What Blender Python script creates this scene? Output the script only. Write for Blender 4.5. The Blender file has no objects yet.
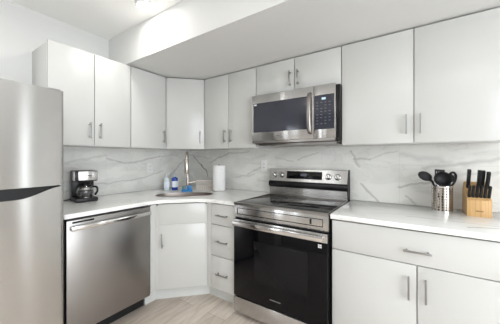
import bpy, bmesh, math, random
from mathutils import Vector, Matrix
random.seed(7)
SC = bpy.context.scene
COL = SC.collection
R = math.radians
# ---------------------------------------------------------------- camera, world, exposure
cam = bpy.data.cameras.new('camera'); camo = bpy.data.objects.new('camera', cam); COL.objects.link(camo)
cam.sensor_width = 36; cam.lens = 17.545; cam.shift_y = -0.0073; cam.clip_start = .02
camo.location = (2.4869, -2.2457, 1.2717); camo.rotation_euler = (R(90), 0, R(33.817))
SC.camera = camo
W = bpy.data.worlds.new('world'); SC.world = W; W.use_nodes = True
W.node_tree.nodes['Background'].inputs[0].default_value = (.9, .95, 1, 1)
W.node_tree.nodes['Background'].inputs[1].default_value = .5
SC.view_settings.view_transform = 'Standard'; SC.view_settings.look = 'None'; SC.view_settings.gamma = 1
SC.view_settings.exposure = 0.57
LAMP = 110.0
FILL = 4.8  # strength of the added fill panels

# ---------------------------------------------------------------- materials
def mat(name, col, rough=.5, metal=0, **kw):
    m = bpy.data.materials.new(name); m.use_nodes = True
    b = m.node_tree.nodes['Principled BSDF']
    b.inputs['Base Color'].default_value = (*col, 1); b.inputs['Roughness'].default_value = rough
    b.inputs['Metallic'].default_value = metal
    for k, v in kw.items():
        b.inputs[k.replace('_', ' ')].default_value = v
    return m
def N(m, t, **kw):
    n = m.node_tree.nodes.new(t)
    for k, v in kw.items(): setattr(n, k, v)
    return n
def L(m, a, b): m.node_tree.links.new(a, b)
def BS(m): return m.node_tree.nodes['Principled BSDF']
def mottled(m, scale, amt, detail=4, stretch=(1, 1, 1), bump=0):
    """small colour variation multiplied into the base colour"""
    b = BS(m); c = tuple(b.inputs['Base Color'].default_value)
    tc = N(m, 'ShaderNodeTexCoord'); mp = N(m, 'ShaderNodeMapping'); mp.inputs['Scale'].default_value = stretch
    nz = N(m, 'ShaderNodeTexNoise'); nz.inputs['Scale'].default_value = scale; nz.inputs['Detail'].default_value = detail
    L(m, tc.outputs['Object'], mp.inputs[0]); L(m, mp.outputs[0], nz.inputs['Vector'])
    rp = N(m, 'ShaderNodeValToRGB')
    rp.color_ramp.elements[0].color = (*[x * (1 - amt) for x in c[:3]], 1); rp.color_ramp.elements[1].color = (*[min(1, x * (1 + amt)) for x in c[:3]], 1)
    rp.color_ramp.elements[0].position = .3; rp.color_ramp.elements[1].position = .7
    L(m, nz.outputs['Fac'], rp.inputs[0]); L(m, rp.outputs[0], b.inputs['Base Color'])
    if bump:
        bp = N(m, 'ShaderNodeBump'); bp.inputs['Strength'].default_value = bump; bp.inputs['Distance'].default_value = .002
        L(m, nz.outputs['Fac'], bp.inputs['Height']); L(m, bp.outputs[0], b.inputs['Normal'])
    return m
def steel(name, col, rough=.24, aniso=.9, rot=.25):
    m = mat(name, col, rough, 1)
    b = BS(m); b.inputs['Anisotropic'].default_value = aniso; b.inputs['Anisotropic Rotation'].default_value = rot
    t = N(m, 'ShaderNodeTangent', direction_type='RADIAL', axis='Z'); L(m, t.outputs[0], b.inputs['Tangent'])
    return m
def emis(name, col, s):
    m = mat(name, (0, 0, 0), .5); b = BS(m); b.inputs['Emission Color'].default_value = (*col, 1); b.inputs['Emission Strength'].default_value = s
    return m
M = {}
M['wall'] = mottled(mat('wall_paint', (.66, .66, .645), .7), 3, .01)
M['soffit'] = mottled(mat('soffit_paint', (.72, .72, .705), .75), 3, .01)
M['ceil'] = mottled(mat('ceiling_paint', (.93, .93, .91), .8), 3, .01)
M['cab'] = mottled(mat('white_gloss_laminate', (.60, .60, .58), .22), 2, .008)
M['cabin'] = mat('cabinet_carcass', (.62, .62, .6), .5)
M['toe'] = mat('white_toe_panel', (.68, .69, .67), .4)
M['steel'] = steel('brushed_steel', (.56, .552, .545))
M['fsteel'] = steel('fridge_steel', (.58, .57, .555))
M['dwsteel'] = steel('dishwasher_steel', (.36, .347, .335), .34, .5)
M['dsteel'] = steel('dark_steel', (.30, .285, .27), .3)
M['chrome'] = mat('polished_steel', (.72, .71, .70), .12, 1)
M['nickel'] = mat('satin_nickel', (.52, .47, .42), .25, 1)
M['basin'] = mat('basin_steel', (.44, .39, .355), .32, 1)
M['handle'] = mat('cabinet_handle_metal', (.36, .36, .355), .33, 1)
M['black'] = mat('black_plastic', (.008, .008, .009), .22, Specular_IOR_Level=.35)
M['mblack'] = mat('matt_black_plastic', (.010, .010, .011), .5, Specular_IOR_Level=.35)
M['glass'] = mat('black_glass', (.003, .003, .004), .06, Specular_IOR_Level=.2)
M['mglass'] = mat('microwave_glass', (.028, .03, .045), .08)
M['wglass'] = mat('oven_window_glass', (.006, .006, .007), .06, Specular_IOR_Level=.2)
M['cook'] = mat('ceramic_cooktop', (.012, .012, .013), .07)
M['ring'] = mat('burner_ring_print', (.09, .09, .09), .15)
M['white'] = mat('white_plastic', (.80, .80, .78), .35)
M['paper'] = mottled(mat('paper_towel', (.84, .84, .83), .95), 60, .03, bump=.3)
M['nickel2'] = mat('brushed_handle_steel', (.32, .30, .285), .25, 1)
M['lens'] = emis('downlight_lens', (1, .975, .94), LAMP)
M['fill_glow'] = emis('fill_panel_glow', (.90, .95, 1), FILL)  # glow for the added out-of-view fill panels
M['clear'] = mat('clear_plastic', (.86, .9, .9), .05, Transmission_Weight=.9)
M['carafe'] = mat('carafe_glass', (.5, .5, .5), .03, Transmission_Weight=.9)
M['bluesoap'] = mat('blue_soap', (.012, .045, .30), .12)
M['palesoap'] = mat('pale_soap', (.62, .70, .74), .15)
M['bluebox'] = mat('blue_plastic', (.02, .20, .50), .3)
M['teal'] = mat('teal_grey_plastic', (.10, .21, .28), .3)
M['label'] = mat('paper_label', (.75, .8, .88), .6)
M['disp'] = emis('lit_display', (.55, .72, .9), .9)
M['key'] = mat('key_print', (.10, .105, .13), .5)
M['mark'] = mat('silver_print', (.16, .16, .16), .4)
M['pinkmark'] = mat('grey_sticker', (.55, .55, .54), .5)
M['rack'] = mat('pale_coated_wire', (.80, .72, .66), .35)
M['coffee'] = mat('dark_plastic_base', (.012, .011, .012), .35, Specular_IOR_Level=.35)
M['rubber'] = mat('rubber', (.02, .02, .02), .8)
# bamboo
m = M['wood'] = mat('bamboo', (.62, .40, .18), .42)
tc = N(m, 'ShaderNodeTexCoord'); mp = N(m, 'ShaderNodeMapping'); mp.inputs['Scale'].default_value = (95, 60, 2)
nz = N(m, 'ShaderNodeTexNoise'); nz.inputs['Scale'].default_value = 1; nz.inputs['Detail'].default_value = 3
rp = N(m, 'ShaderNodeValToRGB'); rp.color_ramp.elements[0].position = .35; rp.color_ramp.elements[1].position = .65
rp.color_ramp.elements[0].color = (.52, .30, .115, 1); rp.color_ramp.elements[1].color = (.70, .46, .21, 1)
L(m, tc.outputs['Object'], mp.inputs[0]); L(m, mp.outputs[0], nz.inputs['Vector']); L(m, nz.outputs['Fac'], rp.inputs[0]); L(m, rp.outputs[0], BS(m).inputs['Base Color'])
# floor planks along y
m = M['floor'] = mat('oak_vinyl_plank', (.5, .42, .35), .42)
tc = N(m, 'ShaderNodeTexCoord'); mp = N(m, 'ShaderNodeMapping'); mp.inputs['Rotation'].default_value = (0, 0, R(90))
L(m, tc.outputs['Object'], mp.inputs[0])
br = N(m, 'ShaderNodeTexBrick'); br.offset = .37; br.inputs['Scale'].default_value = 1; br.inputs['Brick Width'].default_value = 1.22; br.inputs['Row Height'].default_value = .18
br.inputs['Mortar Size'].default_value = .0015; br.inputs['Mortar Smooth'].default_value = 0
br.inputs['Color1'].default_value = (.55, .475, .41, 1); br.inputs['Color2'].default_value = (.66, .59, .525, 1); br.inputs['Mortar'].default_value = (.36, .30, .25, 1)
L(m, mp.outputs[0], br.inputs['Vector'])
mp2 = N(m, 'ShaderNodeMapping'); mp2.inputs['Scale'].default_value = (2.2, 16, 1); L(m, mp.outputs[0], mp2.inputs[0])
nz = N(m, 'ShaderNodeTexNoise'); nz.inputs['Scale'].default_value = 1.6; nz.inputs['Detail'].default_value = 7; nz.inputs['Distortion'].default_value = .8; L(m, mp2.outputs[0], nz.inputs['Vector'])
rp = N(m, 'ShaderNodeValToRGB'); rp.color_ramp.elements[0].position = .3; rp.color_ramp.elements[1].position = .62
rp.color_ramp.elements[0].color = (.80, .77, .74, 1); rp.color_ramp.elements[1].color = (1.10, 1.10, 1.10, 1)
L(m, nz.outputs['Fac'], rp.inputs[0])
mx = N(m, 'ShaderNodeMix', data_type='RGBA', blend_type='MULTIPLY'); mx.inputs['Factor'].default_value = 1
L(m, br.outputs['Color'], mx.inputs['A']); L(m, rp.outputs[0], mx.inputs['B']); L(m, mx.outputs['Result'], BS(m).inputs['Base Color'])

def math_(m, op, a, b=None, clamp=False):
    n = N(m, 'ShaderNodeMath', operation=op); n.use_clamp = clamp
    for i, v in enumerate((a, b)):
        if v is None: continue
        if isinstance(v, (int, float)): n.inputs[i].default_value = v
        else: L(m, v, n.inputs[i])
    return n.outputs[0]
def marble(name, axes, segs, base=(.77, .765, .73), joints=None, rough=.2, cloud=.16, warp=.03):
    """white marble: clouds, thin noise veins and hand placed vein strokes; segs = (u0,v0,u1,v1,width,strength,colour)"""
    m = mat(name, base, rough)
    tc = N(m, 'ShaderNodeTexCoord')
    nz = N(m, 'ShaderNodeTexNoise'); nz.inputs['Scale'].default_value = 9; nz.inputs['Detail'].default_value = 5; L(m, tc.outputs['Object'], nz.inputs['Vector'])
    vs = N(m, 'ShaderNodeVectorMath', operation='SUBTRACT'); L(m, nz.outputs['Color'], vs.inputs[0]); vs.inputs[1].default_value = (.5, .5, .5)
    sc = N(m, 'ShaderNodeVectorMath', operation='SCALE'); L(m, vs.outputs[0], sc.inputs[0]); sc.inputs['Scale'].default_value = warp * 2
    ad = N(m, 'ShaderNodeVectorMath', operation='ADD'); L(m, tc.outputs['Object'], ad.inputs[0]); L(m, sc.outputs[0], ad.inputs[1])
    sp = N(m, 'ShaderNodeSeparateXYZ'); L(m, ad.outputs[0], sp.inputs[0]); u = sp.outputs[axes[0]]; v = sp.outputs[axes[1]]
    s0 = N(m, 'ShaderNodeSeparateXYZ'); L(m, tc.outputs['Object'], s0.inputs[0]); u0_, v0_ = s0.outputs[axes[0]], s0.outputs[axes[1]]
    cl = N(m, 'ShaderNodeTexNoise'); cl.inputs['Scale'].default_value = 2.6; cl.inputs['Detail'].default_value = 6; cl.inputs['Distortion'].default_value = 1.2
    cm = N(m, 'ShaderNodeMapping'); cm.inputs['Rotation'].default_value = (R(35), R(25), R(20)); cm.inputs['Scale'].default_value = (1, 1, 2.2)
    L(m, tc.outputs['Object'], cm.inputs[0]); L(m, cm.outputs[0], cl.inputs['Vector'])
    rp = N(m, 'ShaderNodeValToRGB'); e = rp.color_ramp.elements
    e[0].position = .33; e[0].color = (*[x * (1 - cloud) for x in base], 1); e[1].position = .58; e[1].color = (*base, 1)
    L(m, cl.outputs['Fac'], rp.inputs[0]); col = rp.outputs[0]
    # thin natural veins
    ab = math_(m, 'ABSOLUTE', math_(m, 'SUBTRACT', cl.outputs['Fac'], .47))
    vein = math_(m, 'MULTIPLY', math_(m, 'SUBTRACT', 1, math_(m, 'DIVIDE', ab, .012), True), .22)
    mx = N(m, 'ShaderNodeMix', data_type='RGBA'); L(m, vein, mx.inputs['Factor']); L(m, col, mx.inputs['A']); mx.inputs['B'].default_value = (.36, .355, .34, 1); col = mx.outputs['Result']
    for (a, b, c, d, w, st, vc) in segs:
        ux, uy = c - a, d - b; l2 = ux * ux + uy * uy
        pu = math_(m, 'SUBTRACT', u, a); pv = math_(m, 'SUBTRACT', v, b)
        t = math_(m, 'DIVIDE', math_(m, 'ADD', math_(m, 'MULTIPLY', pu, ux), math_(m, 'MULTIPLY', pv, uy)), l2, True)
        t.node.use_clamp = True
        du = math_(m, 'SUBTRACT', pu, math_(m, 'MULTIPLY', t, ux)); dv = math_(m, 'SUBTRACT', pv, math_(m, 'MULTIPLY', t, uy))
        dd = math_(m, 'SQRT', math_(m, 'ADD', math_(m, 'MULTIPLY', du, du), math_(m, 'MULTIPLY', dv, dv)))
        f = math_(m, 'MULTIPLY', math_(m, 'SUBTRACT', 1, math_(m, 'DIVIDE', dd, w), True), min(1, st * 1.45))
        mx = N(m, 'ShaderNodeMix', data_type='RGBA'); L(m, f, mx.inputs['Factor']); L(m, col, mx.inputs['A']); mx.inputs['B'].default_value = (*vc, 1); col = mx.outputs['Result']
    if joints:
        for ax, pos in joints:
            dd = math_(m, 'ABSOLUTE', math_(m, 'SUBTRACT', (u0_, v0_)[ax], pos))
            f = math_(m, 'MULTIPLY', math_(m, 'LESS_THAN', dd, .0011), .35)
            mx = N(m, 'ShaderNodeMix', data_type='RGBA'); L(m, f, mx.inputs['Factor']); L(m, col, mx.inputs['A']); mx.inputs['B'].default_value = (.45, .45, .44, 1); col = mx.outputs['Result']
    L(m, col, BS(m).inputs['Base Color'])
    return m
DK = (.16, .14, .12); GR = (.40, .39, .375); LG = (.48, .475, .46); TN = (.50, .42, .33)
M['tile_back'] = marble('marble_tile_back', (0, 2), [
    (.03, 1.318, .42, 1.27, .012, .35, GR), (.10, 1.30, .24, 1.19, .010, .85, DK), (.24, 1.19, .33, 1.12, .012, .9, DK), (.33, 1.12, .35, 1.04, .008, .6, DK),
    (.40, 1.22, .68, 1.33, .014, .5, GR), (.68, 1.33, .98, 1.345, .012, .4, GR), (.78, 1.05, 1.05, 1.10, .012, .35, GR), (.95, 1.10, 1.15, 1.18, .012, .4, GR),
    (1.10, 1.04, 1.22, 1.02, .010, .3, GR), (1.30, 1.28, 1.5, 1.24, .01, .3, GR), (1.55, 1.25, 1.75, 1.33, .012, .35, GR),
    (2.03, 1.335, 2.11, 1.20, .012, .45, GR), (2.06, 1.27, 2.19, 1.275, .012, .45, GR), (2.19, 1.275, 2.38, 1.33, .010, .3, GR),
    (2.12, 1.05, 2.27, .90, .013, .5, GR), (2.44, .98, 2.52, .90, .012, .4, GR), (2.40, 1.05, 2.60, 1.10, .013, .5, GR),
    (2.40, 1.30, 2.70, 1.25, .03, .25, GR), (2.55, 1.20, 3.0, 1.27, .02, .35, GR), (2.6, 1.14, 2.95, 1.17, .02, .25, GR)],
    joints=[(1, 1.2195), (0, .567), (0, 1.177), (0, 1.787), (0, 2.397), (0, 3.0)], cloud=.15)
M['tile_left'] = marble('marble_tile_left', (1, 2), [
    (-1.05, 1.27, -.93, 1.235, .013, .45, GR), (-.93, 1.235, -.75, 1.225, .013, .45, GR), (-.75, 1.225, -.45, 1.30, .014, .45, GR), (-.45, 1.30, -.2, 1.31, .012, .3, GR),
    (-1.42, 1.23, -1.05, 1.30, .015, .25, GR), (-1.2, 1.02, -.80, 1.04, .010, .45, GR), (-.80, 1.04, -.40, 1.12, .010, .45, GR),
    (-.32, 1.05, -.08, 1.26, .011, .6, GR), (-1.45, .98, -1.2, 1.02, .012, .3, GR)],
    joints=[(1, 1.2195), (0, -.45), (0, -1.06)], cloud=.15)
M['quartz'] = marble('white_quartz', (0, 1), [
    (2.45, -.44, 3.0, -.46, .010, .35, GR), (2.72, -.57, 3.0, -.43, .012, .7, TN), (2.2, -.5, 2.5, -.38, .008, .2, LG),
    (.2, -1.5, .5, -1.2, .01, .25, LG), (.8, -.2, 1.2, -.45, .01, .3, LG), (2.1, -.2, 2.3, -.33, .008, .25, LG)], base=(.88, .88, .86), rough=.16, cloud=.05)

# ---------------------------------------------------------------- mesh helpers
def NB(): return bmesh.new()
def box(bm, x0, x1, y0, y1, z0, z1, bev=0, seg=2, rot=None):
    mx = Matrix.Translation(((x0 + x1) / 2, (y0 + y1) / 2, (z0 + z1) / 2)) @ Matrix.Diagonal((x1 - x0, y1 - y0, z1 - z0, 1))
    if rot is not None: mx = rot @ mx
    t = NB(); bmesh.ops.create_cube(t, size=1, matrix=mx)
    if bev: bmesh.ops.bevel(t, geom=t.edges[:], offset=bev, segments=seg, affect='EDGES', profile=.5)
    merge(bm, t); return bm
def merge(bm, t, mx=None):
    if mx is not None: bmesh.ops.transform(t, matrix=mx, verts=t.verts)
    me = bpy.data.meshes.new('tmp'); t.to_mesh(me); t.free(); bm.from_mesh(me); bpy.data.meshes.remove(me)
def cyl(bm, p0, p1, r0, r1=None, seg=24, caps=True):
    p0, p1 = Vector(p0), Vector(p1); d = p1 - p0
    q = Vector((0, 0, 1)).rotation_difference(d).to_matrix().to_4x4()
    t = NB(); bmesh.ops.create_cone(t, cap_ends=caps, segments=seg, radius1=r0, radius2=r0 if r1 is None else r1, depth=d.length)
    merge(bm, t, Matrix.Translation((p0 + p1) / 2) @ q); return bm
def lathe(bm, prof, c=(0, 0, 0), seg=32, mx=None):
    t = NB(); rings = []
    for r, z in prof:
        rings.append([t.verts.new((r * math.cos(2 * math.pi * k / seg), r * math.sin(2 * math.pi * k / seg), z)) for k in range(seg)] if r > 1e-6 else [t.verts.new((0, 0, z))])
    for a, b in zip(rings, rings[1:]):
        for k in range(seg):
            k2 = (k + 1) % seg
            if len(a) == 1 and len(b) == 1: continue
            if len(a) == 1: t.faces.new((a[0], b[k2], b[k]))
            elif len(b) == 1: t.faces.new((a[k], a[k2], b[0]))
            else: t.faces.new((a[k], a[k2], b[k2], b[k]))
    bmesh.ops.recalc_face_normals(t, faces=t.faces)
    merge(bm, t, Matrix.Translation(c) @ (mx or Matrix())); return bm
def prism(bm, pts, z0, z1, bev=0, mx=None, bevall=False):
    """polygon pts (x,y) extruded z0..z1"""
    t = NB(); a = [t.verts.new((x, y, z0)) for x, y in pts]; f = t.faces.new(a)
    r = bmesh.ops.extrude_face_region(t, geom=[f]); bmesh.ops.translate(t, vec=(0, 0, z1 - z0), verts=[v for v in r['geom'] if isinstance(v, bmesh.types.BMVert)])
    bmesh.ops.recalc_face_normals(t, faces=t.faces)
    if bev:
        ed = t.edges[:] if bevall else [e for e in t.edges if abs(e.verts[0].co.z - e.verts[1].co.z) < 1e-6]
        bmesh.ops.bevel(t, geom=ed, offset=bev, segments=2, affect='EDGES', profile=.5)
    merge(bm, t, mx); return bm
def smooth_path(pts, n=6):
    P = [Vector(p) for p in pts]; out = []
    for i in range(len(P) - 1):
        p0 = P[max(i - 1, 0)]; p1 = P[i]; p2 = P[i + 1]; p3 = P[min(i + 2, len(P) - 1)]
        for k in range(n):
            t = k / n
            out.append(.5 * ((2 * p1) + (p2 - p0) * t + (2 * p0 - 5 * p1 + 4 * p2 - p3) * t * t + (3 * p1 - p0 - 3 * p2 + p3) * t ** 3))
    out.append(P[-1]); return out
def tube(bm, pts, r, seg=12, smooth=True, n=6, flat=None):
    """round (or flat=(w,h)) section swept along pts; r may be a list (one per given point)"""
    rad = r if isinstance(r, (list, tuple)) else [r] * len(pts)
    P = smooth_path(pts, n) if smooth else [Vector(p) for p in pts]
    if smooth: rr = [rad[min(i // n, len(rad) - 1)] * (1 - (i % n) / n) + rad[min(i // n + 1, len(rad) - 1)] * ((i % n) / n) for i in range(len(P))]
    else: rr = rad
    t = NB(); rings = []; up = None
    for i, p in enumerate(P):
        d = (P[min(i + 1, len(P) - 1)] - P[max(i - 1, 0)]).normalized()
        if up is None:
            up = d.orthogonal().normalized() if abs(d.z) > .95 else d.cross(Vector((0, 0, 1))).normalized()
        up = (up - d * up.dot(d)).normalized(); s = d.cross(up)
        ring = []
        for k in range(seg):
            a = 2 * math.pi * k / seg
            if flat: q = up * math.cos(a) * flat[0] * rr[i] + s * math.sin(a) * flat[1] * rr[i]
            else: q = (up * math.cos(a) + s * math.sin(a)) * rr[i]
            ring.append(t.verts.new(p + q))
        rings.append(ring)
    for a, b in zip(rings, rings[1:]):
        for k in range(seg): t.faces.new((a[k], a[(k + 1) % seg], b[(k + 1) % seg], b[k]))
    t.faces.new(rings[0]); t.faces.new(rings[-1]); bmesh.ops.recalc_face_normals(t, faces=t.faces)
    merge(bm, t); return bm
def root_world(p):
    return p.location.copy() if p is not None else Vector((0, 0, 0))
def obj(name, bm, m, parent=None, local=False, smooth=None, auto=False):
    """one mesh object; geometry is given in world space unless local"""
    if parent is not None and not local:
        o = Vector((0, 0, 0)); q = parent
        while q is not None: o += q.location; q = q.parent
        bmesh.ops.translate(bm, vec=-o, verts=bm.verts)
    me = bpy.data.meshes.new(name); bm.to_mesh(me); bm.free(); me.materials.append(m)
    if smooth is None: smooth = True
    if smooth:
        for p in me.polygons: p.use_smooth = True
        me.set_sharp_from_angle(angle=R(38))
    o = bpy.data.objects.new(name, me); COL.objects.link(o); o.parent = parent
    return o
def thing(name, label, cat, loc=(0, 0, 0), rz=0, group=None):
    o = bpy.data.objects.new(name, None); COL.objects.link(o); o.location = loc; o.rotation_euler = (0, 0, rz)
    o.empty_display_size = .05; o['label'] = label; o['category'] = cat
    if group: o['group'] = group
    return o
def tag(o, label, cat, group=None):
    o['label'] = label; o['category'] = cat
    if group: o['group'] = group
    return o
def struct(name, bm, m, parent=None):
    o = obj(name, bm, m, parent, smooth=False)
    if parent is None: o['kind'] = 'structure'
    return o

# ================================================================ SETTING
CZ = 2.435; XR = 4.6; YR = -5.0
struct('floor', box(NB(), 0, XR, YR, 0, -.08, 0), M['floor'])
struct('ceiling', box(NB(), -.1, XR + .1, YR - .1, .1, CZ, CZ + .1), M['ceil'])
def wall_rect(name, axis, pos, th, a0, a1, hole=None, m=None):
    """wall slab at axis=pos spanning a0..a1, with one window hole (h0,h1,z0,z1)"""
    bm = NB()
    def b(u0, u1, z0, z1):
        lo, hi = min(pos, pos + th), max(pos, pos + th)
        if axis == 0: box(bm, lo, hi, u0, u1, z0, z1)
        else: box(bm, u0, u1, lo, hi, z0, z1)
    if hole is None: b(a0, a1, 0, CZ)
    else:
        h0, h1, z0, z1 = hole
        b(a0, h0, 0, CZ); b(h1, a1, 0, CZ); b(h0, h1, z1, CZ)
        if z0 > 0: b(h0, h1, 0, z0)
    return struct(name, bm, m or M['wall'])
def fill_panel(name, axis, pos, th, h):
    h0, h1, z0, z1 = h; s = 1 if th > 0 else -1
    def bx(bm, u0, u1, d0, d1, za, zb):
        lo, hi = sorted((pos + s * d0, pos + s * d1))
        if axis == 0: box(bm, lo, hi, u0, u1, za, zb)
        else: box(bm, u0, u1, lo, hi, za, zb)
    bm = NB()
    for a, b, c, d in ((h0, h1, z0, z0 + .05), (h0, h1, z1 - .05, z1), (h0, h0 + .05, z0 + .05, z1 - .05), (h1 - .05, h1, z0 + .05, z1 - .05), ((h0 + h1) / 2 - .02 * (h1 - h0 > .5), (h0 + h1) / 2 + .02 * (h1 - h0 > .5) + .0001, z0 + .05, z1 - .05)):
        bx(bm, a, b, .02, .08, c, d)
    fr = struct(name, bm, M['white'])
    bm = NB(); bx(bm, h0 + .05, h1 - .05, .045, .055, z0 + .05, z1 - .05)
    p = obj('fill_panel_face', bm, M['fill_glow'], fr, smooth=False)
WA = (-4.7, -3.9, .60, 2.1); WB = (.4, .9, 1.3, 2.0); WC = (-4.1, -1.25, .25, 2.25); WD = (-.32, -.10, .05, 2.25)  # added glowing panels out of view; WD makes the streak on the refrigerator
wall_rect('wall_left', 0, 0, -.1, YR - .1, .1, WA); fill_panel('fill_panel_1', 0, 0, -.1, WA)
wall_rect('wall_rear', 1, YR, -.1, 0, XR, WB, mat('dimming_grey_paint', (.38, .37, .35), .7)); fill_panel('fill_panel_2', 1, YR, -.1, WB)  # unseen rear wall greyed to cut light bounced onto the right cabinets
wr = NB()
for y0, y1, z0, z1 in ((YR - .1, WC[0], 0, CZ), (WC[1], WD[0], 0, CZ), (WD[1], .1, 0, CZ), (WC[0], WC[1], 0, WC[2]), (WC[0], WC[1], WC[3], CZ), (WD[0], WD[1], 0, WD[2]), (WD[0], WD[1], WD[3], CZ)):
    box(wr, XR, XR + .1, y0, y1, z0, z1)
struct('wall_right', wr, M['wall']); fill_panel('fill_panel_3', 0, XR, .1, WC); fill_panel('fill_panel_4', 0, XR, .1, WD)
wall_rect('wall_back', 1, 0, .1, 0, XR)
# dropped soffit over the wall cabinets
struct('trim_1', box(NB(), 0, XR, -1.03, 0, 2.131, CZ), M['soffit'])
# tiled backsplash
struct('trim_2', box(NB(), 0, .010, -1.63, -.010, .916, 1.372), M['tile_left'])
struct('trim_3', box(NB(), 0, 3.1, -.010, 0, .916, 1.80), M['tile_back'])

# ceiling lights: recessed downlights in two rows, plus one added fill light
def downlight(x, y, label):
    t = thing('ceiling_downlight', label, 'ceiling light', (x, y, CZ), group='recessed ceiling lights')
    lathe_bm = lathe(NB(), [(.052, -.001), (.053, -.010), (.060, -.013), (.071, -.008), (.074, -.0005)], (x, y, CZ))
    obj('trim_ring', lathe_bm, M['white'], t)
    obj('light_lens', lathe(NB(), [(0, -.008), (.051, -.008), (.051, -.003), (0, -.003)], (x, y, CZ)), M['lens'], t)
DL = [(.80, -1.155, 'round white ceiling light beside the dropped soffit, above the left cabinets'),
      (.70, -2.33, 'round white ceiling light, second from the soffit in the fridge side row'),
      (.70, -3.48, 'round white ceiling light, third from the soffit in the fridge side row'),
      (1.90, -3.48, 'added round fill light on the ceiling mid-room behind the camera'),  # added to brighten the corner and floor, outside both rows
      (3.25, -2.75, 'round white ceiling light, second from the soffit in the right row'),
      (3.05, -3.60, 'round white ceiling light, third from the soffit in the right row')]
for x, y, l in DL: downlight(x, y, l)

# ================================================================ CABINETS
def bar_handle(parent, p, axis, out, ln=.128, name='handle'):
    """bar pull: p = centre on the face, axis = unit vector along the bar, out = unit vector out of the door"""
    p, a, o = Vector(p), Vector(axis), Vector(out); s = a.cross(o)
    bm = NB()
    mx = Matrix.Translation(p) @ Matrix((a, s, o)).transposed().to_4x4()
    t = NB(); box(t, -ln / 2, ln / 2, -.005, .005, .024, .034, .002)
    for e in (-1, 1): box(t, e * (ln / 2 - .016) - .0045, e * (ln / 2 - .016) + .0045, -.0045, .0045, -.0005, .026)
    merge(bm, t, mx)
    return obj(name, bm, M['handle'], parent)
G = .0026
def door_back(t, x0, x1, z0, z1, yf, name='door', th=.019):   # front face at y = yf, facing -y
    return obj(name, box(NB(), x0 + G, x1 - G, yf, yf + th, z0 + G, z1 - G, .0012), M['cab'], t)
def door_left(t, y0, y1, z0, z1, xf, name='door', th=.019):
    return obj(name, box(NB(), xf - th, xf, y0 + G, y1 - G, z0 + G, z1 - G, .0012), M['cab'], t)
DI = Vector((1, 1, 0)).normalized(); DO = Vector((1, -1, 0)).normalized()
def door_diag(t, c, w, z0, z1, name='door', th=.019):         # c = centre of the outer face (x, y)
    bm = NB(); tt = NB(); box(tt, -w / 2 + G, w / 2 - G, -th, 0, z0 + G, z1 - G, .0012)
    mx = Matrix.Translation((c[0], c[1], 0)) @ Matrix((DI, DO, Vector((0, 0, 1)))).transposed().to_4x4()
    merge(bm, tt, mx); bmesh.ops.recalc_face_normals(bm, faces=bm.faces)
    return obj(name, bm, M['cab'], t)
def sticker(d, p, w, axis='x'):
    bm = NB()
    x, y, z = p
    box(bm, x - w / 2, x + w / 2, y - .0006, y, z - .004, z + .004)
    obj('sticker', bm, M['pinkmark'], d, smooth=False)
ZB, ZT = 1.372, 2.122
UF = .33
# wall cabinets on the left wall
t = thing('wall_cabinet', 'white two-door wall cabinet above the coffee maker, nearest the refrigerator', 'cabinet', (.15, -1.3, ZB), group='white wall cabinets')
obj('cabinet_body', box(NB(), .002, UF - .021, -1.609, -.994, ZB, ZT - .014, .001), M['cab'], t)
d = door_left(t, -1.609, -1.301, ZB, ZT, UF); bar_handle(d, (UF, -1.340, 1.495), (0, 0, 1), (1, 0, 0))
d = door_left(t, -1.301, -.994, ZB, ZT, UF); bar_handle(d, (UF, -1.262, 1.495), (0, 0, 1), (1, 0, 0))
t = thing('wall_cabinet', 'narrow white one-door wall cabinet left of the angled corner wall cabinet', 'cabinet', (.15, -.8, ZB), group='white wall cabinets')
obj('cabinet_body', box(NB(), .002, UF - .021, -.992, -.612, ZB, ZT - .014, .001), M['cab'], t)
d = door_left(t, -.992, -.614, ZB, ZT, UF); bar_handle(d, (UF, -.648, 1.495), (0, 0, 1), (1, 0, 0))
# angled corner
t = thing('corner_wall_cabinet', 'white wall cabinet set at an angle across the corner above the sink', 'cabinet', (.25, -.25, ZB), group='white wall cabinets')
obj('cabinet_body', prism(NB(), [(.002, -.011), (.002, -.610), (.302, -.610), (.610, -.302), (.610, -.011)], ZB, ZT - .014), M['cab'], t)
d = door_diag(t, (.47, -.47), .392, ZB, ZT)
hp = Vector((.47, -.47, 1.495)) + DI * .155; bar_handle(d, hp, (0, 0, 1), DO)
# wall cabinets on the back wall
t = thing('wall_cabinet', 'white two-door wall cabinet between the corner cabinet and the microwave', 'cabinet', (.94, -.15, ZB), group='white wall cabinets')
obj('cabinet_body', box(NB(), .612, 1.271, -UF + .021, -.011, ZB, ZT - .014, .001), M['cab'], t)
d = door_back(t, .613, .942, ZB, ZT, -UF); bar_handle(d, (.902, -UF, 1.495), (0, 0, 1), (0, -1, 0))
d = door_back(t, .942, 1.271, ZB, ZT, -UF); bar_handle(d, (.980, -UF, 1.495), (0, 0, 1), (0, -1, 0))
t = thing('wall_cabinet', 'short white two-door wall cabinet directly above the microwave', 'cabinet', (1.65, -.15, 1.83), group='white wall cabinets')
obj('cabinet_body', box(NB(), 1.273, 2.035, -UF + .021, -.011, 1.832, ZT - .014, .001), M['cab'], t)
d = door_back(t, 1.273, 1.654, 1.832, ZT, -UF); bar_handle(d, (1.616, -UF, 1.948), (0, 0, 1), (0, -1, 0))
d = door_back(t, 1.654, 2.035, 1.832, ZT, -UF); bar_handle(d, (1.688, -UF, 1.948), (0, 0, 1), (0, -1, 0))
t = thing('wall_cabinet', 'large white two-door wall cabinet right of the microwave', 'cabinet', (2.5, -.15, ZB), group='white wall cabinets')
obj('cabinet_body', box(NB(), 2.037, 2.951, -UF + .021, -.011, ZB, ZT - .014, .001), M['cab'], t)
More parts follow.
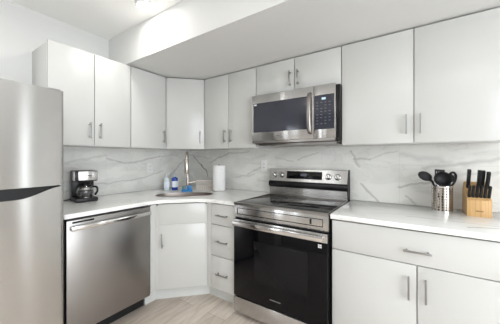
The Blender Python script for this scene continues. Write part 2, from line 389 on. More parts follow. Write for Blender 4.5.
d = door_back(t, 2.037, 2.4905, ZB, ZT, -UF); bar_handle(d, (2.449, -UF, 1.495), (0, 0, 1), (0, -1, 0))
d = door_back(t, 2.4905, 2.951, ZB, ZT, -UF); bar_handle(d, (2.525, -UF, 1.495), (0, 0, 1), (0, -1, 0)); sticker(d, (2.553, -UF, 1.585), .032)

# base cabinets
BF = .638; CT = .884
t = thing('corner_sink_cabinet', 'white angled base cabinet under the sink with one door', 'cabinet', (.4, -.4, 0), group='white base cabinets')
off = .028
obj('cabinet_body', prism(NB(), [(.012, -.012), (.012, -1.0), (BF - .02, -1.0), (BF - .02, -.957), (.957, -BF + .02), (.988, -BF + .02), (.988, -.012)], .125, .680), M['cab'], t)
obj('face_frame', prism(NB(), [(BF - .02, -1.0), (BF - .02, -.957), (.957, -BF + .02), (.988, -BF + .02), (.988, -BF + .032), (.952, -BF + .032), (BF - .032, -.952), (BF - .032, -1.0)], .681, .862), M['cab'], t)
obj('filler_strip', box(NB(), BF - .0195, BF, -1.0, -.946, .127, .873, .001), M['cab'], t)
obj('filler_strip', box(NB(), .946, .988, -BF, -BF + .0195, .127, .873, .001), M['cab'], t)
cc = ((BF + .942) / 2 + .0, -(BF + .942) / 2)
d = door_diag(t, cc, .405, .692, .875, 'false_drawer_front')
d = door_diag(t, cc, .405, .127, .690)
hp = Vector((cc[0], cc[1], .56)) - DI * .165; bar_handle(d, hp, (0, 0, 1), DO)
tk = prism(NB(), [(.545, -1.0), (.557, -1.0), (.557, -.895), (.895, -.552), (.988, -.552), (.988, -.540), (.889, -.540), (.545, -.889)], 0, .124)
obj('toe_kick', tk, M['toe'], t)
t = thing('drawer_cabinet', 'white base cabinet with three drawers left of the oven', 'cabinet', (1.13, -.3, 0), group='white base cabinets')
obj('cabinet_body', box(NB(), .990, 1.270, -BF + .02, -.012, .125, .862), M['cab'], t)
for z0, z1, hz in ((.690, .875, .778), (.417, .690, .553), (.127, .417, .272)):
    d = door_back(t, .990, 1.270, z0, z1, -BF, 'drawer'); bar_handle(d, (1.130, -BF, hz), (1, 0, 0), (0, -1, 0))
obj('toe_kick', box(NB(), .990, 1.270, -.552, -.540, 0, .124), M['toe'], t)
t = thing('base_cabinet', 'wide white base cabinet right of the oven with one drawer over two doors', 'cabinet', (2.5, -.3, 0), group='white base cabinets')
obj('cabinet_body', box(NB(), 2.048, 2.960, -BF + .02, -.012, .125, .862), M['cab'], t)
d = door_back(t, 2.048, 2.960, .688, .875, -BF, 'drawer'); bar_handle(d, (2.504, -BF, .766), (1, 0, 0), (0, -1, 0), .128); sticker(d, (2.502, -BF, .812), .03)
d = door_back(t, 2.048, 2.504, .127, .688, -BF); bar_handle(d, (2.466, -BF, .565), (0, 0, 1), (0, -1, 0))
d = door_back(t, 2.504, 2.960, .127, .688, -BF); bar_handle(d, (2.542, -BF, .565), (0, 0, 1), (0, -1, 0)); sticker(d, (2.530, -BF, .652), .03)
obj('toe_kick', box(NB(), 2.048, 2.960, -.552, -.540, 0, .124), M['toe'], t)

# ---------------------------------------------------------------- countertops
def fillet(pts, rads, n=8):
    out = []
    for i, p in enumerate(pts):
        r = rads[i]; p = Vector(p)
        if not r: out.append(tuple(p)); continue
        a = (Vector(pts[i - 1]) - p).normalized(); b = (Vector(pts[(i + 1) % len(pts)]) - p).normalized()
        for k in range(n + 1):
            s = k / n; q0 = p + a * r; q2 = p + b * r
            out.append(tuple(q0 * (1 - s) ** 2 + p * 2 * s * (1 - s) + q2 * s * s))
    return out
outer = fillet([(.003, -.003), (.003, -1.622), (.660, -1.622), (.660, -.958), (.958, -.660), (1.272, -.660), (1.272, -.003)], [0, 0, .004, .10, .10, .004, 0])
SCN = Vector((.615, -.605)); SA, SB = .272, .140
def sellipse(a, b, n=48, e=2.3):
    o = []
    for k in range(n):
        th = 2 * math.pi * k / n; c, s = math.cos(th), math.sin(th)
        u = a * math.copysign(abs(c) ** (2 / e), c); v = b * math.copysign(abs(s) ** (2 / e), s)
        o.append((SCN.x + DI.x * u + DO.x * v, SCN.y + DI.y * u + DO.y * v))
    return o
def slab_with_hole(outer, inner, z0, z1):
    t = NB(); es = []
    for loop in (outer, inner):
        vs = [t.verts.new((x, y, z0)) for x, y in loop]
        for i in range(len(vs)): es.append(t.edges.new((vs[i], vs[(i + 1) % len(vs)])))
    bmesh.ops.triangle_fill(t, use_beauty=True, use_dissolve=False, edges=es)
    r = bmesh.ops.extrude_face_region(t, geom=t.faces[:])
    bmesh.ops.translate(t, vec=(0, 0, z1 - z0), verts=[v for v in r['geom'] if isinstance(v, bmesh.types.BMVert)])
    bmesh.ops.recalc_face_normals(t, faces=t.faces)
    return t
o = obj('countertop', slab_with_hole(outer, sellipse(SA, SB), CT, .914), M['quartz'])
tag(o, 'white quartz corner countertop running from the refrigerator round to the stove', 'countertop')
o = obj('countertop', box(NB(), 2.044, 3.0, -.660, -.011, CT, .914, .002), M['quartz'])
tag(o, 'white veined quartz countertop right of the stove under the knife block', 'countertop')
# sink
t = NB(); rings = []
for a, b, z in ((SA + .006, SB + .006, .9152), (SA - .0015, SB - .0015, .9152), (SA - .004, SB - .004, CT - .02), (SA - .015, SB - .015, CT - .16), (SA - .05, SB - .04, CT - .185), (.03, .03, CT - .188)):
    rings.append([t.verts.new((x, y, z)) for x, y in sellipse(a, b)])
for a, b in zip(rings, rings[1:]):
    for k in range(48): t.faces.new((a[k], a[(k + 1) % 48], b[(k + 1) % 48], b[k]))
t.faces.new(rings[-1]); bmesh.ops.recalc_face_normals(t, faces=t.faces)
for f in t.faces: f.normal_flip()
bmesh.ops.solidify(t, geom=t.faces[:], thickness=.0015)
sk = thing('sink', 'stainless steel basin sunk in the corner countertop', 'sink', (SCN.x, SCN.y, CT - .19))
obj('basin', t, M['basin'], sk)
obj('drain', lathe(NB(), [(0, .006), (.028, .006), (.04, .004), (.042, 0), (0, 0)], (SCN.x, SCN.y, CT - .187)), M['chrome'], sk)
# faucet: riser behind the basin, spout reaching over it towards the room
F0 = Vector((.398, -.376, .914))
fr = thing('faucet', 'tall brushed nickel pull-down faucet behind the corner sink', 'faucet', F0)
obj('base_ring', lathe(NB(), [(0, 0), (.030, 0), (.030, .006), (.021, .012), (0, .012)], F0), M['nickel'], fr)
SD = Vector((1, -1.06, 0)).normalized()
def fp(d, z): return F0 + SD * d + Vector((0, 0, z))
obj('riser', tube(NB(), [fp(0, .01), fp(0, .10), fp(0, .34)], .0145, smooth=False), M['nickel'], fr)
obj('spout', tube(NB(), [fp(0, .335), fp(.004, .375), fp(.025, .412), (fp(.060, .425)), fp(.095, .412), fp(.118, .375), fp(.121, .35)], .013), M['nickel'], fr)
obj('spray_head', lathe(NB(), [(0, -.165), (.020, -.165), (.0245, -.15), (.0245, -.02), (.016, 0), (0, 0)], fp(.121, .352)), M['nickel'], fr)
sd2 = DI
hb = obj('lever_handle', tube(NB(), [F0 + sd2 * .005 + Vector((0, 0, .085)), F0 + sd2 * .04 + Vector((0, 0, .088)), F0 + sd2 * .085 + Vector((0, 0, .10))], [.014, .012, .006], smooth=False), M['nickel'], fr)

# ================================================================ APPLIANCES
# ---- refrigerator (front faces +x)
FY0, FY1, FX = -2.418, -1.658, .765
def fx(y): s = (y - (FY0 + FY1) / 2) / ((FY1 - FY0) / 2); return FX + .030 * (1 - s * s)
def curved_door(ztop, zbot, ya, yb, xb, n=40, edge=.012):
    t = NB(); ys = [ya + (yb - ya) * k / n for k in range(n + 1)]
    def xf(y):
        e = min(y - ya, yb - y); x = fx(y)
        if e < edge: x -= edge - math.sqrt(max(0, edge ** 2 - (edge - e) ** 2))
        return x
    ys = sorted(set(ys + [ya + edge * q for q in (.1, .3, .6, 1)] + [yb - edge * q for q in (.1, .3, .6, 1)]))
    ft = [t.verts.new((xf(y), y, ztop(y))) for y in ys]; fb = [t.verts.new((xf(y), y, zbot)) for y in ys]
    bt = [t.verts.new((xb, y, ztop(y))) for y in ys]; bb = [t.verts.new((xb, y, zbot)) for y in ys]
    for i in range(len(ys) - 1):
        t.faces.new((ft[i], ft[i + 1], fb[i + 1], fb[i])); t.faces.new((bt[i], bt[i + 1], ft[i + 1], ft[i]))
        t.faces.new((bb[i], bb[i + 1], bt[i + 1], bt[i])); t.faces.new((fb[i], fb[i + 1], bb[i + 1], bb[i]))
    for i in (0, -1): t.faces.new((ft[i], fb[i], bb[i], bt[i]))
    bmesh.ops.recalc_face_normals(t, faces=t.faces); return t
fg = thing('refrigerator', 'tall stainless top-freezer refrigerator at the left edge beside the dishwasher', 'refrigerator', (.4, -2.05, 0))
obj('refrigerator_body', box(NB(), .03, .695, FY0 + .004, FY1 - .004, .03, 1.655, .004), M['dsteel'], fg)
obj('door_gasket', box(NB(), .6955, .7045, FY0 + .012, FY1 - .008, .08, 1.65), M['mblack'], fg)
dz = obj('freezer_door', curved_door(lambda y: 1.668, 1.116, FY0, FY1, .705), M['fsteel'], fg)
def scoop(y):
    e = min(FY1 - y, y - FY0) ; k = min(1, max(0, (e - .012) / .20)); k = k * k * (3 - 2 * k)
    return 1.108 - .052 * k
dz2 = obj('refrigerator_door', curved_door(scoop, .09, FY0, FY1, .705), M['fsteel'], fg)
# black pocket grip filling the scoop between the doors
t = NB(); ys = [FY0 + .02 + (FY1 - FY0 - .04) * k / 40 for k in range(41)]
ft = [t.verts.new((fx(y) - .006, y, 1.1145)) for y in ys]; fb = [t.verts.new((fx(y) - .006, y, scoop(y) + .001)) for y in ys]
bt = [t.verts.new((.707, y, 1.1145)) for y in ys]; bb = [t.verts.new((.707, y, scoop(y) + .001)) for y in ys]
for i in range(40):
    t.faces.new((ft[i], ft[i + 1], fb[i + 1], fb[i])); t.faces.new((bt[i], bt[i + 1], ft[i + 1], ft[i])); t.faces.new((bb[i], bb[i + 1], bt[i + 1], bt[i])); t.faces.new((fb[i], fb[i + 1], bb[i + 1], bb[i]))
for i in (0, -1): t.faces.new((ft[i], fb[i], bb[i], bt[i]))
bmesh.ops.recalc_face_normals(t, faces=t.faces)
obj('pocket_handle', t, M['mblack'], fg)
obj('hinge_cover', box(NB(), .62, .75, FY1 - .07, FY1 - .012, 1.669, 1.679, .003), M['dsteel'], fg)
obj('base_grille', box(NB(), .64, .70, FY0 + .01, FY1 - .01, 0, .078), M['mblack'], fg)

# ---- dishwasher (front faces +x)
dw = thing('dishwasher', 'stainless steel dishwasher built in between refrigerator and corner sink cabinet', 'dishwasher', (.35, -1.31, 0))
DY0, DY1 = -1.610, -1.006
obj('dishwasher_body', prism(NB(), [(.03, 0), (.544, 0), (.544, .1165), (.612, .1165), (.612, .872), (.03, .872)], -DY1, -DY0, mx=Matrix(((1, 0, 0, 0), (0, 0, -1, 0), (0, 1, 0, 0), (0, 0, 0, 1)))), M['mblack'], dw)
dd = obj('door', box(NB(), .613, .650, DY0 + .004, DY1 - .004, .118, .868, .004), M['dwsteel'], dw)
t = NB(); hz = .820
box(t, .676, .692, DY0 + .018, DY1 - .018, hz - .016, hz + .016, .006)
for y in (DY0 + .03, DY1 - .03): box(t, .6495, .678, y - .012, y + .012, hz - .013, hz + .013, .004)
obj('handle', t, M['chrome'], dw)
obj('vent_slot', box(NB(), .6502, .6512, DY0 + .035, DY0 + .165, .846, .858), M['black'], dd)
obj('toe_kick', box(NB(), .545, .557, DY0 + .004, DY1 - .004, .006, .116), M['mblack'], dw)

# ---- range (front faces -y)
RX0, RX1 = 1.277, 2.037
rg = thing('range', 'freestanding stainless electric stove with black glass oven door', 'stove', (1.657, -.35, 0))
obj('range_body', box(NB(), RX0 + .001, RX1 - .001, -.640, -.06, .05, .900), M['black'], rg)
obj('cooktop', box(NB(), RX0 + .004, RX1 - .004, -.655, -.102, .9005, .915, .003), M['cook'], rg)
ck = obj('cooktop_frame', slab_with_hole([(RX0, -.676), (RX1, -.676), (RX1, -.10), (RX0, -.10)], [(RX0 + .009, -.655), (RX1 - .009, -.655), (RX1 - .009, -.108), (RX0 + .009, -.108)], .900, .9175), M['dsteel'], rg)
def ring(x, y, r, w=.003):
    return lathe(NB(), [(r - w, 0), (r - w, .0004), (r, .0004), (r, 0), (r - w, 0)], (x, y, .9151), 48)
for x, y, r in ((1.47, -.52, .115), (1.47, -.25, .075), (1.85, -.52, .085), (1.85, -.25, .095), (1.66, -.22, .055)):
    obj('burner_ring', ring(x, y, r), M['ring'], rg)
fp_ = obj('front_panel', box(NB(), RX0 + .002, RX1 - .002, -.672, -.641, .800, .899, .003), M['steel'], rg)
# raised outline on the front panel
t = NB()
for a in ((RX0 + .03, RX1 - .035, .872, .876), (RX0 + .03, RX1 - .035, .824, .828), (RX0 + .03, RX0 + .034, .828, .872), (RX1 - .039, RX1 - .035, .828, .872)):
    box(t, a[0], a[1], -.6745, -.6722, a[2], a[3])
obj('panel_trim', t, M['black'], fp_)
obj('latch_slot', box(NB(), RX1 - .125, RX1 - .112, -.6745, -.6722, .835, .868), M['black'], fp_)
obj('vent_gap', box(NB(), RX0 + .006, RX1 - .006, -.662, -.6405, .788, .7995), M['mblack'], rg)
od = obj('oven_door', box(NB(), RX0 + .003, RX1 - .003, -.680, -.6405, .172, .787, .004), M['glass'], rg)
obj('door_top_rail', box(NB(), RX0 + .003, RX1 - .003, -.686, -.6803, .728, .7865, .002), M['steel'], od)
hb = NB(); box(hb, RX0 + .022, RX1 - .022, -.728, -.710, .742, .778, .005)
for x in (RX0 + .035, RX1 - .05): box(hb, x - .014, x + .014, -.712, -.6855, .746, .772, .003)
obj('oven_handle', hb, M['chrome'], od)
obj('oven_window', box(NB(), 1.475, 1.90, -.6812, -.6803, .335, .640), M['wglass'], od)
obj('badge', box(NB(), 1.612, 1.70, -.6812, -.6803, .232, .239), M['mark'], od)
t = NB()
for i, (a, b) in enumerate(((0, 0), (1, 0), (0, 1), (1, 1))): box(t, 1.972 + a * .013, 1.982 + a * .013, -.6812, -.6803, .690 + b * .013, .700 + b * .013)
obj('corner_sticker', t, M['white'], od)
obj('storage_drawer', box(NB(), RX0 + .003, RX1 - .003, -.682, -.6405, .045, .165, .004), M['steel'], rg)
obj('drawer_grip_shadow_gap', box(NB(), RX0 + .01, RX1 - .01, -.660, -.6405, .166, .1715), M['mblack'], rg)
for x in (RX0 + .05, RX1 - .05):
    for y in (-.60, -.12): obj('leg', cyl(NB(), (x, y, 0), (x, y, .05), .015), M['black'], rg)
# backguard
bgp = [(-.100, .905), (-.100, .985), (-.092, .998), (-.112, 1.008), (-.112, 1.040), (-.078, 1.062), (-.062, 1.165), (-.030, 1.165), (-.030, .905)]
t = NB()
Myz = Matrix(((0, 0, 1, 0), (1, 0, 0, 0), (0, 1, 0, 0), (0, 0, 0, 1)))
lower = [(-.085, .9005), (-.085, .990), (-.03, .990), (-.03, .9005)]
upper = [(-.088, 1.052), (-.066, 1.165), (-.055, 1.170), (-.03, 1.170), (-.03, 1.052)]
band = [(-.082, .9905), (-.104, 1.000), (-.108, 1.020), (-.104, 1.042), (-.088, 1.0515), (-.03, 1.0515), (-.03, .9905)]
bg = obj('backguard', prism(NB(), lower, RX0 + .003, RX1 - .008, mx=Myz), M['steel'], rg)
obj('backguard_vent', prism(NB(), band, RX0 + .003, RX1 - .008, mx=Myz), M['black'], rg)
cp = obj('control_panel', prism(NB(), upper, RX0 + .003, RX1 - .008, mx=Myz), M['steel'], rg)
obj('backguard_end', prism(NB(), [(-.09, .901), (-.112, .995), (-.112, 1.045), (-.066, 1.171), (-.03, 1.171), (-.03, .901)], RX1 - .0075, RX1 - .0005, mx=Myz), M['mblack'], rg)
tilt = math.atan2(.022, .113)
def on_panel(z): return -.088 + (z - 1.052) / .113 * .022
def ptilt(x, z): return Matrix.Translation((x, on_panel(z), z)) @ Matrix.Rotation(-tilt, 4, 'X')
t = NB(); box(t, -.172, .172, -.0015, 0, -.036, .036, .0005); b2 = NB(); merge(b2, t, ptilt(1.638, 1.113))
dp = obj('display_glass', b2, M['glass'], cp)
t = NB(); box(t, -.03, .03, -.0022, -.0016, -.008, .012); b2 = NB(); merge(b2, t, ptilt(1.638, 1.113)); obj('clock_window', b2, M['key'], dp)
for x in (1.329, 1.411, 1.865, 1.945):
    b2 = NB(); lathe(b2, [(0, 0), (.025, 0), (.025, .005), (.021, .007), (.019, .026), (.016, .029), (0, .029)], mx=ptilt(x, 1.108) @ Matrix.Rotation(R(90), 4, 'X'))
    k = obj('knob', b2, M['chrome'], cp)
    t = NB(); box(t, -.004, .004, -.034, -.0295, -.016, .018, .001); b2 = NB(); merge(b2, t, ptilt(x, 1.108) @ Matrix.Rotation(R(-25), 4, 'Y'))
    obj('knob_grip', b2, M['dsteel'], k)
    b2 = NB(); lathe(b2, [(.026, 0), (.028, 0), (.028, .0015), (.026, .0015)], mx=ptilt(x, 1.108) @ Matrix.Rotation(R(90), 4, 'X')); obj('knob_ring', b2, M['black'], k)

# ---- microwave over the range (front faces -y)
MX0, MX1, MZ0, MZ1, MF = 1.280, 2.013, 1.424, 1.829, -.413
mw = thing('microwave', 'stainless over-the-range microwave mounted above the stove', 'microwave', (1.654, -.2, MZ0))
obj('microwave_body', box(NB(), MX0 + .002, 2.034, MF + .045, -.012, 1.402, MZ1 - .001, .002), M['black'], mw)
obj('vent_base', box(NB(), MX0 + .04, MX1 - .004, MF + .06, -.03, 1.384, 1.4015), M['dsteel'], mw)
DXS = 1.850
md = obj('door', box(NB(), MX0, DXS - .001, MF, MF + .044, MZ0, MZ1, .003), M['steel'], mw)
mc = obj('control_housing', box(NB(), DXS + .001, MX1, MF, MF + .044, MZ0, MZ1, .003), M['steel'], mw)
obj('door_window', box(NB(), 1.297, 1.800, MF - .0015, MF - .0002, 1.500, 1.757), M['mglass'], md)
obj('window_screen', box(NB(), 1.345, 1.755, MF - .0022, MF - .0016, 1.530, 1.730), M['mglass'], md)
obj('badge', box(NB(), 1.52, 1.57, MF - .001, MF - .0002, 1.462, 1.468), M['mark'], md)
obj('door_sticker', box(NB(), 1.305, 1.332, MF - .0024, MF - .0016, 1.738, 1.750), M['white'], md)
obj('handle', tube(NB(), [(1.824, MF, 1.772), (1.824, MF - .028, 1.762), (1.824, MF - .042, 1.70), (1.824, MF - .046, 1.62), (1.824, MF - .042, 1.54), (1.824, MF - .028, 1.478), (1.824, MF, 1.468)], .015, flat=(1.1, .7)), M['nickel2'], md)
kp = obj('control_glass', box(NB(), 1.858, 2.005, MF - .0015, MF - .0002, 1.492, 1.752), M['mglass'], mc)
obj('display', box(NB(), 1.912, 1.942, MF - .0022, MF - .0016, 1.715, 1.731), M['disp'], kp)
t = NB()
for r_ in range(8):
    for c_ in range(4): 
        if (r_ * 3 + c_) % 5 == 4: continue
        x = 1.878 + c_ * .031; z = 1.695 - r_ * .023; box(t, x - .007, x + .007, MF - .0022, MF - .0016, z - .003, z + .003)
obj('key_print', t, M['key'], kp)
obj('underside_lip', box(NB(), MX0 + .004, MX1 - .002, MF + .002, MF + .044, 1.405, 1.4235), M['dsteel'], mw)

# ================================================================ COUNTER OBJECTS
# ---- outlets
def outlet(c, axis, label, w=.074, h=.118):
    t = thing('wall_outlet', label, 'wall outlet', c)
    def bx(bm, u0, u1, d0, d1, z0, z1, bev=0):
        if axis == 'x': box(bm, c[0] + d0, c[0] + d1, c[1] + u0, c[1] + u1, c[2] + z0, c[2] + z1, bev)
        else: box(bm, c[0] + u0, c[0] + u1, c[1] - d1, c[1] - d0, c[2] + z0, c[2] + z1, bev)
        return bm
    obj('cover_plate', bx(NB(), -w / 2, w / 2, .0003, .006, -h / 2, h / 2, .002), M['white'], t)
    s = obj('socket_face', bx(NB(), -.017, .017, .0062, .009, -.034, .034, .001), M['white'], t)
    for z in (-.02, .016):
        b = NB(); bx(b, -.008, -.005, .0091, .0094, z - .004, z + .006); bx(b, .005, .008, .0091, .0094, z - .004, z + .006)
        obj('slot', b, M['mblack'], s)
outlet((.010, -.585, 1.165), 'x', 'white outlet on the left tiled wall between coffee maker and sink')
outlet((1.172, -.010, 1.195), 'y', 'white outlet on the back tiled wall just left of the stove')

# ---- coffee maker (local: front faces +x)
cm_ = thing('coffee_maker', 'black drip coffee maker with steel front on the left counter', 'coffee maker', (.165, -1.312, .914), R(-10))
LT = dict(local=True)
obj('base', box(NB(), -.10, .115, -.080, .080, 0, .035, .010), M['coffee'], cm_, **LT)
obj('warming_plate', lathe(NB(), [(0, 0), (.055, 0), (.055, .004), (0, .004)], (.045, 0, .0352)), M['dsteel'], cm_, **LT)
obj('reservoir_tower', box(NB(), -.10, -.025, -.080, .080, .0355, .255, .008), M['coffee'], cm_, **LT)
hd = obj('brew_head', box(NB(), -.0245, .100, -.080, .080, .168, .255, .010), M['coffee'], cm_, **LT)
obj('steel_panel', box(NB(), .101, .104, -.058, .078, .178, .250, .001), M['steel'], hd, **LT)
obj('steel_panel', box(NB(), .02, .098, -.0835, -.0808, .178, .250, .001), M['steel'], hd, **LT)
obj('badge', box(NB(), .1042, .1048, -.02, .03, .212, .217), M['mblack'], hd, **LT)
obj('filter_basket', lathe(NB(), [(0, 0), (.035, 0), (.052, .025), (0, .025)], (.045, 0, .1425)), M['coffee'], cm_, **LT)
cf = obj('carafe', lathe(NB(), [(0, 0), (.050, 0), (.060, .02), (.062, .045), (.052, .075), (.043, .085), (.041, .085), (.050, .073), (.059, .045), (.057, .022), (.048, .003), (0, .003)], (.045, 0, .0395)), M['carafe'], cm_, **LT)
obj('coffee', lathe(NB(), [(0, 0), (.046, 0), (.055, .02), (.056, .03), (0, .03)], (.045, 0, .0435)), M['coffee'], cf, **LT)
obj('carafe_lid', lathe(NB(), [(0, .0855), (.046, .0855), (.044, .098), (0, .100)], (.045, 0, .0395)), M['coffee'], cf, **LT)
obj('carafe_band', lathe(NB(), [(.0525, .066), (.058, .060), (.060, .066), (.054, .078)], (.045, 0, .0395)), M['steel'], cf, **LT)
obj('carafe_handle', tube(NB(), [(.085, .042, .122), (.112, .066, .120), (.118, .070, .085), (.104, .055, .055)], .008), M['coffee'], cf, **LT)
obj('power_cord', tube(NB(), [(-.101, -.05, .02), (-.118, -.08, .006), (-.09, -.12, .004), (-.125, -.16, .004)], .003, seg=8), M['mblack'], cm_, **LT)

# ---- soap bottles
def pump_bottle(x, y, label, r, h, liquid, lab):
    t = thing('soap_bottle', label, 'soap bottle', (x, y, .914), R(35), group='pump soap bottles by the sink')
    obj('bottle', lathe(NB(), [(0, 0), (r * .92, 0), (r, .006), (r, h * .86), (r * .9, h * .93), (r * .42, h * .96), (r * .40, h), (0, h)]), liquid, t, **LT)
    b = NB(); lathe(b, [(r + .0002, h * .22), (r + .0008, h * .22), (r + .0008, h * .68), (r + .0002, h * .68)]); obj('bottle_label', b, lab, t, **LT)
    p = obj('pump', lathe(NB(), [(0, h), (.013, h), (.013, h + .014), (.004, h + .016), (.004, h + .045), (.010, h + .047), (.010, h + .056), (0, h + .058)]), M['palesoap'], t, **LT)
    obj('nozzle', tube(NB(), [(.006, 0, h + .052), (.03, 0, h + .052), (.040, 0, h + .044)], .0035, seg=8, smooth=False), M['white'], p, **LT)
pump_bottle(.170, -.478, 'clear pump bottle of pale soap with a white label, left of the blue bottle', .034, .140, M['palesoap'], M['label'])
pump_bottle(.240, -.425, 'deep blue pump bottle of soap with a pale label beside the faucet', .034, .150, M['bluesoap'], M['label'])
# ---- blue tub in front of the faucet
bt_ = thing('sponge_holder', 'small blue plastic holder at the foot of the faucet behind the sink', 'sponge holder', (.463, -.443, .914), R(45))
bm = slab_with_hole([(-.056, -.018), (.056, -.018), (.056, .018), (-.056, .018)], [(-.053, -.015), (.053, -.015), (.053, .015), (-.053, .015)], .002, .022); box(bm, -.056, .056, -.018, .018, 0, .0025)
obj('tray', bm, M['bluebox'], bt_, **LT)
sp_ = thing('sponge', 'teal sponge standing in the blue holder behind the sink', 'sponge', (.463, -.443, .9166), R(45))
bm = box(NB(), -.050, -.002, -.012, .012, 0, .050, .003); obj('sponge_pad', bm, mottled(M['teal'], 120, .15), sp_, **LT)
bm = box(NB(), .002, .050, -.012, .012, 0, .062, .003); obj('scouring_pad', bm, M['bluebox'], sp_, **LT)
# ---- pale wire rack right of the faucet
rk = thing('wire_rack', 'small pale wire rack between the faucet and the paper towel roll', 'dish rack', (.520, -.235, .914), R(36))
bm = NB(); w2, d2, h2 = .085, .035, .105
for z in (.008, .045, h2):
    tube(bm, [(-w2, -d2, z), (w2, -d2, z), (w2, d2, z), (-w2, d2, z), (-w2, -d2, z)], .003, seg=8, smooth=False)
obj('wire_frame', bm, M['rack'], rk, **LT)
bm = NB()
for k in range(8):
    x = -w2 + 2 * w2 * k / 7
    for y in (-d2, d2): tube(bm, [(x, y, .0015), (x, y, h2)], .0028, seg=6, smooth=False)
    tube(bm, [(x, -d2, .008), (x, d2, .008)], .0015, seg=6, smooth=False)
obj('wire_bars', bm, M['rack'], rk, **LT)
# ---- paper towel roll
pr = thing('paper_towel_roll', 'upright white paper towel roll on the back counter left of the stove', 'paper towel', (.703, -.198, .914))
obj('paper', lathe(NB(), [(.02, .006), (.068, .006), (.0705, .009), (.0705, .277), (.068, .28), (.02, .28), (.02, .006)], (.703, -.198, .914), 48), M['paper'], pr)
obj('cardboard_core', lathe(NB(), [(.0175, .004), (.0198, .004), (.0198, .281), (.0175, .281), (.0175, .004)], (.703, -.198, .914)), M['rack'], pr)
ph = thing('paper_towel_holder', 'round based steel holder under the white paper towel roll', 'paper towel holder', (.703, -.198, .914))
obj('base_plate', lathe(NB(), [(0, 0), (.072, 0), (.072, .003), (.06, .0038), (0, .0038)], (.703, -.198, .914)), M['nickel'], ph)
obj('post', cyl(NB(), (.703, -.198, .9178), (.703, -.198, 1.21), .006), M['nickel'], ph)

# ---- utensil holder: perforated steel can
UC = Vector((2.647, -.178, .914))
uc = thing('utensil_holder', 'perforated steel utensil can on the right counter beside the knife block', 'utensil holder', UC)
UR, UH = .0575, .178
t = NB(); nseg = 108; nrow = 54; z0_, z1_ = .012, UH - .010
ringv = []
for j in range(nrow + 1):
    z = z0_ + (z1_ - z0_) * j / nrow
    ringv.append([t.verts.new((UR * math.cos(2 * math.pi * k / nseg), UR * math.sin(2 * math.pi * k / nseg), z)) for k in range(nseg)])
for j in range(nrow):
    for k in range(nseg):
        if j % 6 in (1, 2, 3, 4) and k % 6 in (1, 2, 3) and 0 < j < nrow - 1: continue
        t.faces.new((ringv[j][k], ringv[j][(k + 1) % nseg], ringv[j + 1][(k + 1) % nseg], ringv[j + 1][k]))
bmesh.ops.recalc_face_normals(t, faces=t.faces); bmesh.ops.solidify(t, geom=t.faces[:], thickness=.0012)
obj('perforated_wall', t, M['nickel'], uc, **LT)
obj('base_band', lathe(NB(), [(0, 0), (UR + .001, 0), (UR + .001, .013), (UR - .002, .013), (UR - .002, .002), (0, .002)]), M['chrome'], uc, **LT)
obj('rim', lathe(NB(), [(UR - .002, UH - .011), (UR + .0012, UH - .011), (UR + .002, UH - .002), (UR, UH), (UR - .002, UH - .002), (UR - .002, UH - .011)]), M['chrome'], uc, **LT)
def head_mx(p, d, roll=0):
    d = Vector(d).normalized(); z = d; x = Vector((.55, .83, 0)).cross(z)
    if x.length < .1: x = Vector((1, 0, 0))
    q = Vector((0, 0, 1)).rotation_difference(d).to_matrix().to_4x4()
    return Matrix.Translation(p) @ q @ Matrix.Rotation(roll, 4, 'Z')
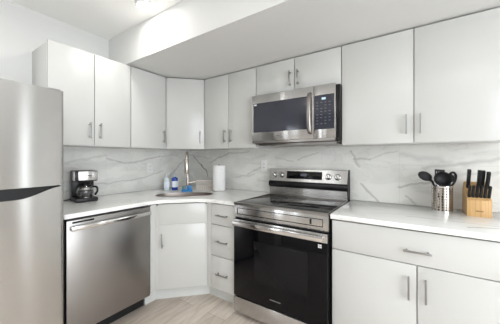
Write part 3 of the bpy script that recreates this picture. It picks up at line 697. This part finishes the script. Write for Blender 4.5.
def utensil(name, label, cat, foot, top, kind, roll=0, s=1, hd=None):
    foot = Vector(foot); top = Vector(top); d = (top - foot).normalized()
    t = thing(name, label, cat, UC + foot, group='black kitchen tools in the steel can')
    obj('handle', tube(NB(), [UC + foot, UC + foot + d * .05, UC + top], [.006, .006, .0045], seg=10, smooth=False), M['mblack'], t)
    mx = head_mx(UC + top, hd or d, roll); b = NB()
    if kind == 'spoon':   # shallow bowl, outward
        q = NB(); bmesh.ops.create_uvsphere(q, u_segments=24, v_segments=16, radius=1)
        for v in q.verts:
            v.co = Vector((v.co.x * .030 * s, v.co.y * .012 * s + (.010 if abs(v.co.x) < 2 and v.co.y > 0 else 0) * 0, v.co.z * .042 * s + .034 * s))
            rr = (v.co.x / (.03 * s)) ** 2 + ((v.co.z - .034 * s) / (.042 * s)) ** 2
            if v.co.y > 0: v.co.y = -.004 * s * (1 - min(1, rr)) + .002
        merge(b, q, mx)
    elif kind == 'ladle':
        q = NB(); prof = [(.0, -.026), (.02, -.023), (.035, -.010), (.040, .010), (.0385, .010), (.033, -.008), (.018, -.020), (0, -.023)]
        lathe(q, [(r * s, z * s) for r, z in prof]); merge(b, q, mx @ Matrix.Translation((0, -.028 * s, .022 * s)) @ Matrix.Rotation(R(70), 4, 'X'))
    elif kind == 'turner':
        q = NB(); prism(q, [(-.010, -.01), (.010, -.01), (.034, .030), (.038, .085), (-.038, .085), (-.034, .030)], -.0015, .0015, .0006)
        box(q, -.0385, .0385, .0845, .089, -.001, .001)
        merge(b, q, mx @ Matrix.Rotation(R(90), 4, 'X') @ Matrix.Scale(s, 4))
    elif kind == 'slotted':
        q = NB()
        for i in range(5): box(q, -.031 + i * .0135, -.031 + i * .0135 + .008, -.0015, .0015, .018, .075, .0006)
        box(q, -.031, .031, -.0015, .0015, .074, .088, .0008); box(q, -.031, .031, -.0015, .0015, .006, .019, .0008)
        merge(b, q, mx @ Matrix.Scale(s, 4))
    elif kind == 'pasta':
        q = NB(); lathe(q, [(0, -.016), (.018, -.012), (.028, 0), (.0265, 0), (.017, -.010), (0, -.0135)])
        for i in range(8):
            a = i * math.pi / 4; cyl(q, (.026 * math.cos(a), .026 * math.sin(a), -.002), (.030 * math.cos(a), .030 * math.sin(a), .016), .0035, .0025, 8)
        merge(b, q, mx @ Matrix.Translation((0, -.012, .025)) @ Matrix.Rotation(R(75), 4, 'X'))
    elif kind == 'tongs':
        q = NB(); tube(q, [(-.012, 0, -.02), (-.026, 0, .02), (-.022, 0, .06), (0, 0, .075), (.022, 0, .06), (.026, 0, .02), (.012, 0, -.02)], .007, seg=8)
        merge(b, q, mx)
    obj('head', b, M['mblack'], t)
    return t
utensil('serving_spoon', 'black serving spoon leaning furthest left out of the steel can', 'kitchen utensil', (.020, .010, .006), (-.064, -.034, .222), 'spoon', R(20), 1.0, (-.85, -.1, .45))
utensil('spatula', 'black turner leaning left in the steel can beside the furthest left spoon', 'kitchen utensil', (.014, -.016, .006), (-.050, -.008, .200), 'turner', R(60), .62, (-.8, .1, .6))
utensil('ladle', 'black ladle with its bowl over the front middle of the steel can', 'kitchen utensil', (-.008, .018, .006), (-.010, -.030, .206), 'ladle', R(10), 1.2)
utensil('slotted_spatula', 'black slotted turner standing upright at the back of the steel can', 'kitchen utensil', (-.005, -.006, .006), (-.008, .026, .190), 'slotted', R(30), 1.05)
utensil('pasta_server', 'black toothed pasta server leaning right in the steel can', 'kitchen utensil', (-.022, -.002, .006), (.028, -.010, .206), 'pasta', R(25), 1.35)
utensil('tongs', 'black tongs with a looped end at the right side of the steel can', 'kitchen utensil', (-.006, -.022, .006), (.044, .014, .192), 'tongs', R(40), 1.1)

# ---- knife block. local: front faces -y; x along the front
KB = Vector((2.822, -.147, .914)); KR = R(.5)
kb = thing('knife_block', 'light bamboo knife block on the right counter at the right edge', 'knife block', KB, KR)
kw = .057
prof = [(-.085, 0), (-.085, .108), (-.048, .128), (-.048, .150), (.030, .215), (.085, .150), (.085, 0)]   # (y, z) side outline
prof = [(-.085, 0), (-.085, .100), (-.040, .132), (-.034, .150), (.035, .205), (.085, .150), (.085, 0)]
kbo = obj('block_body', prism(NB(), prof, -kw, kw, .002, mx=Myz), M['wood'], kb, **LT)
obj('badge', box(NB(), -.018, .018, -.0862, -.0853, .030, .038), M['mark'] if False else mat('burnt_wood_mark', (.32, .18, .07), .6), kbo, **LT)
def knife(label, x, y, z, ang, ln, w, big, grp):
    t = thing('knife', label, 'knife', (0, 0, 0), KR, group=grp)
    t.location = KB + Matrix.Rotation(KR, 3, 'Z') @ Vector((x, y, z))
    t.rotation_euler = (ang, 0, KR)
    b = NB(); q = NB()
    pr_ = [(-w * .9, 0), (w * .9, 0), (w, ln * .12), (w * .78, ln * .5), (w * .95, ln * .82), (w * 1.15, ln * .96), (w * .5, ln), (-w * .9, ln), (-w * 1.0, ln * .6)]
    prism(b, pr_, -.0088 if big else -.0068, .0088 if big else .0068, .0025, mx=Matrix(((0, 0, 1, 0), (1, 0, 0, 0), (0, 1, 0, 0), (0, 0, 0, 1))))
    h = obj('handle', b, M['mblack'], t, **LT)
    obj('bolster', box(NB(), -.006, .006, -w * .85, w * .85, -.004, .0005), M['chrome'], t, **LT)
    if big:
        for f in (.25, .5, .75):
            c = NB(); cyl(c, (-.0091, 0, ln * f), (.0091, 0, ln * f), .0028, seg=10); obj('rivet', c, M['chrome'], h, **LT)
pos = ['furthest left', 'second from the left', 'third from the left', 'third from the right', 'second from the right', 'furthest right']
for i in range(6):
    x = -.0455 + i * .0182
    knife('black steak knife, %s in the block\'s low front row' % pos[i], x, -.064, .119, R(27), .080, .0095, False, 'steak knives in the front row')
knife('large black handled knife at the left of the upper row, set apart', -.043, -.012, .171, R(24), .128, .012, True, 'large knives in the upper row')
knife('large black handled knife in the upper row, middle one beside the gap', .007, -.012, .171, R(22), .122, .012, True, 'large knives in the upper row')
knife('large black handled knife in the upper row, right of the middle one', .0265, .000, .180, R(22), .110, .011, True, 'large knives in the upper row')
knife('large black handled knife at the right end of the upper row', .0465, -.012, .171, R(26), .115, .012, True, 'large knives in the upper row')
